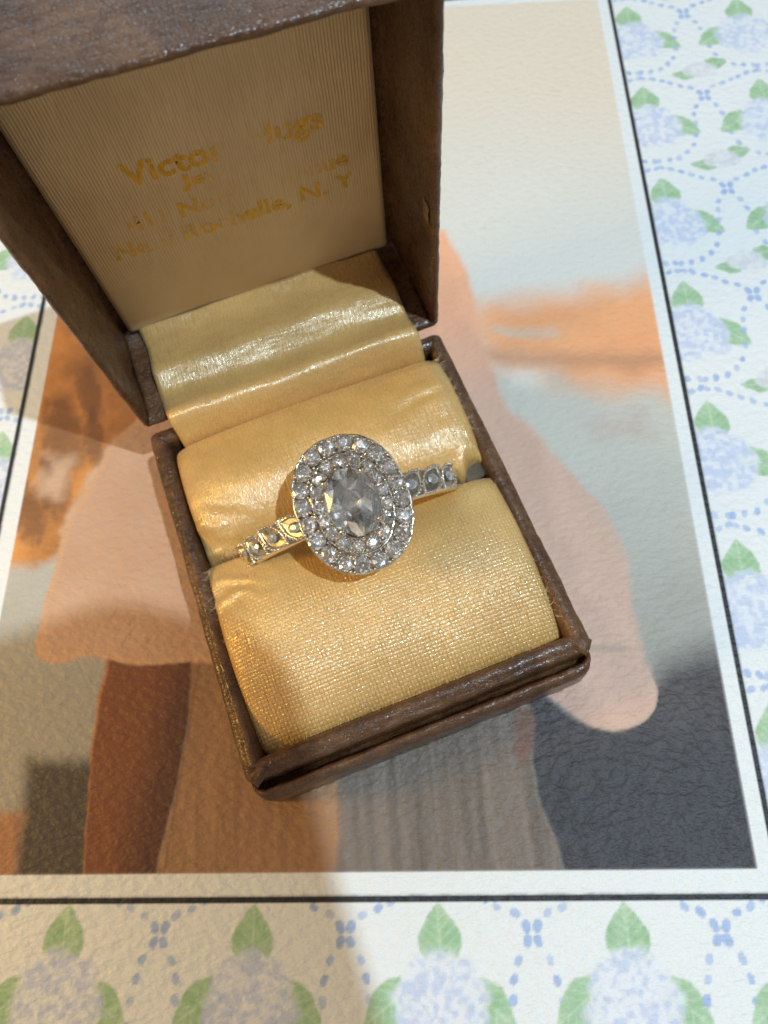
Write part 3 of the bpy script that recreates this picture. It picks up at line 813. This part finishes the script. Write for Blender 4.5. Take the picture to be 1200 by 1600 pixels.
# basket under the head
vs = []; nT = 60
gp = [(6.8, 8.6, HZ0 - 1.8), (5.4, 6.9, HZ0 - 2.4), (3.6, 4.6, HZ0 - 3.2), (2.2, 2.4, HZ0 - 4.2)]
for i in range(nT):
    for (a_, b_, h) in gp:
        x, y = ell(a_, b_, 2 * math.pi * i / nT); vs.append((x, y, h))
mesh_obj('gallery', vs, grid_faces(nT, len(gp), True), SILVER, ring)
vs = []
for i in range(nT):
    for (a_, b_) in ((3.3, 4.5), (2.0, 2.9), (.2, .3)):
        x, y = ell(a_, b_, 2 * math.pi * i / nT); vs.append((x, y, HZ0 - .9 - .5 * (3.3 - a_)))
mesh_obj('centre_seat', vs, grid_faces(nT, 3, True), SILVER, ring)
bl = []
for k, (x, y) in enumerate(even(OA, OB, NO, .3)):
    stone('halo_diamond', STONE, (x, y, HZ0 + .06), [random.uniform(1.10, 1.19)] * 2 + [1.12], (random.gauss(0, .14), random.gauss(0, .14), random.random() * 6))
for f_, r_, n_ in ((1.14, .25, NO), (.865, .25, NO)):
    for (x, y) in even(OA * f_, OB * (f_ if f_ < 1 else 1.105), n_, .8):
        for d in (-1, 1):
            tx, ty = -y / OB, x / OA; L = math.hypot(tx, ty); bl.append((x + d * .26 * tx / L, y + d * .26 * ty / L, HZ0 + .14, r_ * random.uniform(.8, 1.1)))
beads('halo_beads', bl, BRIGHT, ring)
bl = []
for k, (x, y) in enumerate(even(IA, IB, NI, .1)):
    stone('inner_halo_diamond', STONE, (x, y, HZ0 + .72), [random.uniform(.82, .90)] * 2 + [.88], (random.gauss(0, .14), random.gauss(0, .14), random.random() * 6))
for f_, n_ in ((1.165, NI), (.84, NI)):
    for (x, y) in even(IA * f_, IB * (f_ if f_ < 1 else 1.12), n_, .6): bl.append((x, y, HZ0 + .82, .22 * random.uniform(.85, 1.15)))
beads('inner_halo_beads', bl, BRIGHT, ring)
CEN = brilliant(12, 4.45 / 3.5, .34, .62, .34, 2); CEN.materials.append(CENTRE); CEN.materials.append(PAVILION_C); CEN.name = 'centre_diamond'
cst = stone('centre_diamond', CEN, (0, 0, HZ0 + 1.35), (3.5, 3.5, 3.5), (0.03, -0.03, 0))
tag(cst, 'large oval centre diamond')
def prong(x, y):
    vs = []; n = 14; d = Vector((x, y, 0)).normalized()
    rows = [(-2.2, .42, .5), (.9, .42, .38), (1.5, .44, .10), (1.85, .50, -.10), (2.15, .44, -.20), (2.32, .22, -.24), (2.36, .02, -.24)]
    for i in range(n):
        a = 2 * math.pi * i / n
        for (h, r, o) in rows: vs.append((x + d.x * o + r * math.cos(a), y + d.y * o + r * math.sin(a), HZ0 + h))
    mesh_obj('prong', vs, grid_faces(n, len(rows), True), BRIGHT, ring)
for sx in (-1, 1):
    for sy in (-1, 1): prong(sx * 2.62, sy * 3.42)

# shoulders: milgrain-edged marquise settings, each with a small stone
def onband(s, t, h=0.0):                          # s: arc length from the top, t: across, h: above the band
    th = s / RO; r = RO + .10 + h
    return (r * math.sin(th), t, r * math.cos(th))
for side in (-1, 1):
    for k in range(4 if side < 0 else 3):
        s0 = side * (8.2 + 3.9 * k); tw = side * R_(36) 
        def mq(u, sc_=1.0):                       # marquise outline, u 0..1
            a = 2 * math.pi * u; x = 2.75 * sc_ * math.cos(a); y = 1.50 * sc_ * math.sin(a) * (abs(math.sin(a)) ** .95)
            return (s0 + x * math.cos(tw) - y * math.sin(tw), x * math.sin(tw) + y * math.cos(tw))
        root = None
        vs = []; n = 36; pr = [(1.0, .0), (1.0, .34), (.90, .42), (.80, .32), (.76, .05)]
        for i in range(n):
            for (q, h) in pr: vs.append(onband(*mq(i / n, q), h))
        bz = mesh_obj('bezel', vs, grid_faces(n, len(pr), True), SILVER, ring)
        vs = []
        for i in range(n):
            for q, h in ((.78, .10), (.02, .02)): vs.append(onband(*mq(i / n, q), h))
        mesh_obj('recess', vs, grid_faces(n, 2, True), DARKMETAL, bz)
        beads('milgrain', [(*onband(*mq(i / 30), .42), .23) for i in range(26)], BRIGHT, bz)
        th = s0 / RO
        stone('side_diamond', SMALL, onband(s0, 0, .42), (1.0, .72, .8), (0, th, 0), bz)

# ------------------------------------------------------------------ unseen phone-shaped slab added above and behind the view to shade the lower left
ph = empty('phone_shade_slab', b2w(0, 0, 172), (0, 0, YAW))
def slab(x0, x1, y0, y1, z0, z1, r):
    pth = round_rect(x0, x1, y0, y1, r, 20); vs = []
    for (x, y, a, b) in pth: vs += [(x - a * .6, y - b * .6, z0), (x, y, z0 + .6), (x, y, z1 - .6), (x - a * .6, y - b * .6, z1)]
    n = len(pth); fs = grid_faces(n, 4, True)
    fs.append(tuple(i * 4 for i in range(n))[::-1]); fs.append(tuple(i * 4 + 3 for i in range(n))); return vs, fs
vs, fs = slab(-80, 37.5, -270, -16, 0, 13, 14)
mesh_obj('slab_body', vs, fs, SHADE_SLAB, ph)
vs, fs = slab(-76, 31, -62, -32, -3, -0.05, 8)
mesh_obj('slab_bar', vs, fs, SHADE_SLAB, ph)
tag(ph, 'pale phone-shaped slab added out of view to shade the lower left', 'phone')
